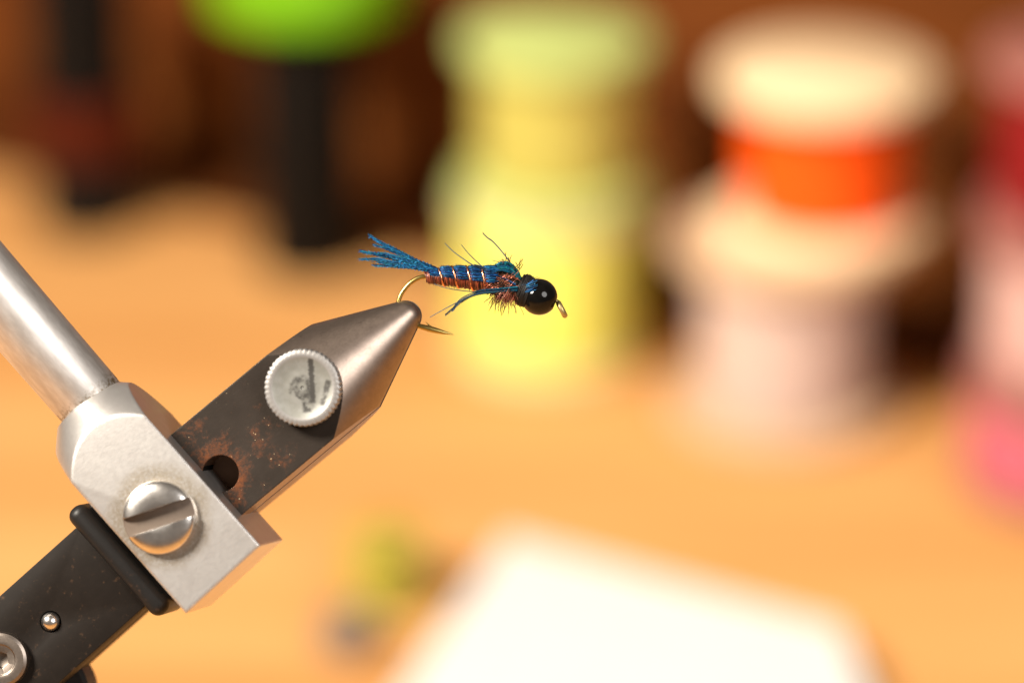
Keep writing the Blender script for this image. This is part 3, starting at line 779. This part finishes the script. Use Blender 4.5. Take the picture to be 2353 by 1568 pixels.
# tail -------------------------------------------------------------------
k = MB()
strands = [
    ([(890, 470), (700, 390), (500, 290), (350, 215), (225, 140)], 22, 0.10),
    ([(890, 470), (700, 400), (520, 320), (400, 270), (275, 235)], 14, 0.0),
    ([(895, 478), (700, 415), (500, 350), (320, 310)], 14, 0.2),
    ([(890, 480), (700, 430), (480, 370), (300, 325), (130, 295)], 22, -0.1),
    ([(890, 485), (700, 445), (480, 405), (300, 370), (135, 375)], 18, 0.15),
    ([(890, 490), (700, 460), (520, 435), (380, 410), (200, 375)], 16, 0.05),
    ([(890, 488), (700, 458), (500, 445), (380, 440), (265, 437)], 10, -0.15),
    ([(895, 475), (720, 425), (560, 380), (430, 350)], 14, 0.25),
    ([(895, 485), (720, 452), (600, 445), (520, 452)], 14, 0.25)]
for pts_, nf, wz in strands:
    for i in range(nf):
        spx, spy, spw = rnd(-9, 9), rnd(-12, 12), rnd(-0.12, 0.12); cut = rnd(0.80, 1.0) if i > 2 else 1.0
        P = []
        K = len(pts_)
        for j, (X, Y) in enumerate(pts_):
            f = j / (K - 1); sq = 1.35 * (1 - 0.48 * f)
            P.append(Z(X + spx + rnd(-5, 5), Y + spy * sq + rnd(-4, 4), wz * f + spw * (1.3 - f) + 0.1))
        C = catmull(P, 6); C = C[:max(8, int(len(C) * cut))]
        base = random.choice(BLUE); tip = random.choice([(0.008, 0.09, 0.24), (0.02, 0.19, 0.34), (0.05, 0.34, 0.38), (0.004, 0.04, 0.14)])
        n_ = len(C); C = [p_ + Vector((0, 0.018 * math.sin(q_ * 1.1 + i), 0.018 * math.cos(q_ * 1.3 + i))) for q_, p_ in enumerate(C)]
        k.tube(C, [0.020 * (1 - 0.45 * q_ / n_) for q_ in range(n_)], 5, vary(base, 0.5), col2=vary(tip, 0.4))
        for q_ in range(2, n_ - 1, 1):             # barbules swept towards the tip
            dr = (C[q_ + 1] - C[q_]).normalized()
            for _ in range(2):
                sd = Vector((-dr.y, dr.x, 0)) * random.choice((-1, 1))
                e_ = C[q_] + dr * rnd(0.07, 0.15) + sd * rnd(0.02, 0.10) + Vector((0, 0, rnd(-.03, .06)))
                k.tube([C[q_], e_], [0.012, 0.006], 4, vary(random.choice(BLUE) if random.random() < .7 else (0.03, 0.28, 0.55), 0.5))
link('tail', k.mesh('tail', 75), FLY, M_FIB)

# thorax -------------------------------------------------------------------
k = MB()
tc_ = Z(1560, 615); 
vs = []; fs = []; nu, nv = 40, 24
for i in range(nv + 1):
    a = PI * i / nv
    for j in range(nu):
        q = 2 * PI * j / nu
        bmp = 1 + 0.06 * math.sin(5 * q + 7 * a) + rnd(-0.03, 0.03)
        e1 = bdir * (-math.cos(a)) * 175 * ZP * bmp; rr = math.sin(a) * bmp
        vs.append(tc_ + e1 + perp * rr * 125 * ZP * math.cos(q) + dep * rr * 118 * ZP * math.sin(q))
for i in range(nv):
    for j in range(nu): fs.append((i * nu + j, i * nu + (j + 1) % nu, (i + 1) * nu + (j + 1) % nu, (i + 1) * nu + j))
kc_ = MB(); kc_.add(vs, fs, (0.022, 0.013, 0.007)); link('thorax_core', kc_.mesh('thorax_core', 75), FLY, M_WRAP)
for i in range(900):                               # short pile over the upper side and front
    f = rnd(-0.98, 0.98); q = rnd(-0.3, PI + 0.3); rr = math.sqrt(1 - f * f)
    out = perp * math.cos(q) * rr + dep * math.sin(q) * rr + bdir * f
    p0 = tc_ + bdir * f * 172 * ZP + perp * rr * 122 * ZP * math.cos(q) + dep * rr * 115 * ZP * math.sin(q)
    dr = (out * 0.5 + bdir * rnd(-0.9, 0.4) + Vector((rnd(-.5, .5), rnd(-.5, .5), 0.1))).normalized(); ln = rnd(0.10, 0.26)
    k.tube([p0, p0 + dr * ln], [0.014, 0.006], 4, vary(random.choice([(0.030, 0.018, 0.008), (0.05, 0.035, 0.010), (0.10, 0.030, 0.012), (0.010, 0.05, 0.06), (0.40, 0.13, 0.07), (0.02, 0.012, 0.006)]), 0.4))
for i in range(1900):
    f = rnd(-0.95, 0.95); q = rnd(0, 2 * PI)
    rr = math.sqrt(1 - f * f); out = perp * math.cos(q) * rr + dep * math.sin(q) * rr + bdir * f
    low = math.cos(q) < 0
    p0 = tc_ + bdir * f * 170 * ZP + perp * rr * 118 * ZP * math.cos(q) + dep * rr * 112 * ZP * math.sin(q)
    # copper flash sits on the belly and side just behind the collar
    cop = random.random() < (0.75 if (f > -0.45 and math.cos(q) < 0.35) else 0.12)
    c = vary(random.choice([(0.40, 0.11, 0.06), (0.22, 0.05, 0.025), (0.70, 0.27, 0.17), (0.10, 0.03, 0.015)]), 0.3) if cop else vary(random.choice([(0.030, 0.018, 0.008), (0.05, 0.040, 0.012), (0.09, 0.030, 0.012)]), 0.4)
    if cop and low and f > 0.05 and random.random() < 0.6: c = vary(random.choice([(0.85, 0.36, 0.24), (0.75, 0.26, 0.15)]), 0.2)
    ln = rnd(0.35, 0.95) if low else rnd(0.06, 0.22)
    if low and f < -0.1: ln *= 0.55
    dr = (out * 0.55 + Vector((-0.55, -0.35 if low else 0.1, 0)) + Vector((rnd(-.4, .4), rnd(-.4, .4), rnd(-.3, .4)))).normalized()
    dr2 = (dr + Vector((rnd(-.3, .3), rnd(-.35, .1), rnd(-.2, .2)))).normalized()
    k.tube([p0, p0 + dr * ln * 0.5, p0 + dr * ln * 0.5 + dr2 * ln * 0.5], [0.015, 0.012, 0.004], 4, c)
for (X, Y, X2, Y2) in [(1650, 470, 1750, 362), (1680, 470, 1735, 400), (1690, 480, 1710, 365), (1600, 400, 1625, 330), (1570, 400, 1562, 300), (1560, 400, 1530, 370), (1545, 400, 1495, 385), (1590, 395, 1600, 350), (1690, 470, 1665, 400), (1680, 500, 1742, 420),
                       (1480, 760, 1460, 900), (1500, 780, 1490, 895), (1540, 800, 1530, 935), (1560, 800, 1545, 915), (1600, 810, 1598, 930), (1650, 815, 1668, 905), (1420, 740, 1350, 800), (1430, 750, 1390, 830), (1450, 760, 1410, 880), (1520, 790, 1508, 905)]:
    for _ in range(3):
        dx_, dy_ = rnd(-14, 14), rnd(-12, 12); w_ = rnd(0.0, 0.5)
        k.tube(catmull([Z(X + dx_, Y + dy_, w_), Z((X + X2) / 2 + rnd(-6, 6), (Y + Y2) / 2 + rnd(-6, 6), w_), Z(X2 + dx_, Y2 + dy_, w_ + 0.05)], 3), [0.015] * 5 + [0.010, 0.004], 4, vary(random.choice([(0.16, 0.07, 0.025), (0.05, 0.035, 0.015), (0.35, 0.12, 0.06)]), 0.3))
for i in range(70):                                # copper flash strands across the flank
    X = rnd(1390, 1660); Y = rnd(540, 660); a_ = rnd(-0.9, 0.5); ln = rnd(30, 85); w_ = 0.70 + rnd(-0.03, 0.07)
    k.tube(catmull([Z(X - ln * math.cos(a_), Y - ln * math.sin(a_), w_ - 0.12), Z(X, Y + rnd(-5, 5), w_), Z(X + ln * math.cos(a_), Y + ln * math.sin(a_), w_ - 0.08)], 3), 0.015, 5, vary(random.choice([(0.62, 0.20, 0.12), (0.20, 0.06, 0.03), (0.45, 0.12, 0.06), (0.03, 0.02, 0.01)]), .3))
link('thorax', k.mesh('thorax', 75), FLY, M_COPF)

# wing case ------------------------------------------------------------------
k = MB()
for i in range(190):
    s_ = rnd(-1, 1); fr = rnd(0, 1)                # s_ across the hump (front to back), fr layer
    w_ = 0.55 * s_; dy = 34 * s_ * s_ if s_ > 0 else 46 * s_ * s_
    front = max(0, s_)
    P = [Z(1330 + rnd(-60, 40), 478 + 45 * front + rnd(-10, 10), w_ * 0.75), Z(1430 + rnd(-10, 10), 455 + 52 * front + 10 * fr, w_),
         Z(1500, 412 + 70 * front + 12 * fr, w_ * 1.05), Z(1570 + rnd(-8, 8), 398 + 92 * front + 12 * fr, w_ * 1.08),
         Z(1640, 430 + 84 * front + 12 * fr, w_ * 1.05), Z(1690 + rnd(-8, 8), 500 + 62 * front + 10 * fr, w_ * 0.95), Z(1715, 560 + 30 * front, w_ * 0.75)]
    C = catmull(P, 5); c = vary(random.choice(TEAL), 0.45)
    C = [p_ + Vector((rnd(-.012, .012), rnd(-.018, .018), rnd(-.015, .03))) for p_ in C]
    k.tube(C, rnd(0.015, 0.026), 5, vary(random.choice(BLUE), .3), col2=c)
    for _ in range(6):
        c = vary(random.choice(TEAL), 0.5); a = random.choice(C[8:]); k.tube([a, a + Vector((-rnd(-0.05, 0.12), rnd(-0.04, 0.11), rnd(0, 0.09)))], [0.013, 0.005], 4, c)
link('wing_case', k.mesh('wing_case', 75), FLY, M_FIB)

# legs ------------------------------------------------------------------------
def leg(pts, n, spread, cols, w0, w1, r=0.020, fuzz=0.4, endw=1.0):
    k = MB()
    for i in range(n):
        ox, oy, ow = rnd(-1, 1) * spread * 0.5, rnd(-1, 1) * spread, rnd(-1, 1) * spread * ZP
        K = len(pts); P = [Z(X + ox, Y + oy * (1 - (1 - endw) * j / (K - 1)), w0 + (w1 - w0) * j / (K - 1) + ow) for j, (X, Y) in enumerate(pts)]
        C = catmull(P, 6); c = vary(random.choice(cols[0]), 0.35); c2 = vary(random.choice(cols[1]), 0.3); n_ = len(C)
        k.tube(C, [r * (1 - 0.5 * q / n_) for q in range(n_)], 5, c, col2=c2)
        for q in range(2, n_ - 1):
            if random.random() < fuzz:
                dr = (C[q + 1] - C[q]).normalized(); sd = Vector((-dr.y, dr.x, 0)) * random.choice((-1, 1))
                k.tube([C[q], C[q] + dr * rnd(0.05, 0.1) + sd * rnd(0.01, 0.04)], [0.009, 0.004], 4, vary(c2, .3))
    link('leg', k.mesh('leg', 75), FLY, M_FIB)
CY = [(0.008, 0.12, 0.22), (0.02, 0.26, 0.38), (0.002, 0.025, 0.06), (0.002, 0.015, 0.035), (0.004, 0.05, 0.11)]
leg([(1680, 660), (1560, 672), (1420, 684), (1310, 700), (1200, 735), (1120, 785), (1050, 875)], 14, 22, (CY, SLATE), 0.72, 0.85, 0.022, 0.5, 0.75)
leg([(1680, 680), (1540, 690), (1400, 705), (1280, 715), (1150, 770), (1000, 845), (830, 940)], 5, 8, (CY, SLATE), 0.76, 0.8, 0.020, 0.15, 0.3)
leg([(1680, 668), (1540, 682), (1400, 697), (1250, 725), (1130, 790), (1050, 855), (975, 920)], 7, 11, (CY, SLATE), 0.74, 0.9, 0.022, 0.9, 1.0)
leg([(1680, 650), (1560, 662), (1440, 672), (1320, 686), (1250, 705)], 10, 12, (CY, BLUE), 0.78, 0.8, 0.024, 0.2)
leg([(1320, 700), (1200, 690), (1060, 672), (960, 650), (870, 618)], 2, 5, (SLATE, SLATE), 0.6, 0.4, 0.018, 0.2)
leg([(1660, 625), (1580, 580), (1480, 535), (1390, 490), (1330, 455), (1260, 432)], 9, 10, (BLUE, SLATE), 0.72, 0.5, 0.020, 0.3)
leg([(1420, 480), (1260, 435), (1170, 380), (1060, 300), (975, 218)], 2, 4, (SLATE, SLATE), 0.5, 0.4, 0.036, 0.9)
leg([(1440, 500), (1350, 455), (1280, 395), (1200, 315), (1135, 235)], 2, 4, (SLATE, SLATE), 0.45, 0.3, 0.036, 0.9)
leg([(1610, 400), (1570, 350), (1510, 275), (1440, 200), (1390, 165), (1345, 120)], 3, 5, (SLATE, SLATE), 0.2, 0.1, 0.030, 0.9)
leg([(1560, 420), (1500, 400), (1430, 380)], 2, 4, (SLATE, SLATE), 0.0, -0.1, 0.018, 0.4)
# clipped blue butts in front of the collar
k = MB()
for i in range(22):
    a = rnd(-1, 1); x0, y0_ = 1775 + rnd(-25, 20), 655 + a * 42
    k.tube(catmull([Z(x0 - 30, y0_ + 10, 0.80), Z(x0 + 20, y0_, 0.93), Z(x0 + rnd(60, 105), y0_ - 18 - rnd(0, 18) + a * 6, 0.97 + rnd(0, 0.06))], 3), 0.017, 5, vary(random.choice(BLUE + CY), 0.3))
link('clipped_fibre', k.mesh('clipped_fibre', 75), FLY, M_FIB)
for o in FLY.children:
    if o.name.split('.')[0] in ('abdomen', 'shellback', 'tail', 'thorax', 'thorax_core', 'wing_case', 'clipped_fibre', 'thread_collar'): o['kind'] = 'stuff'
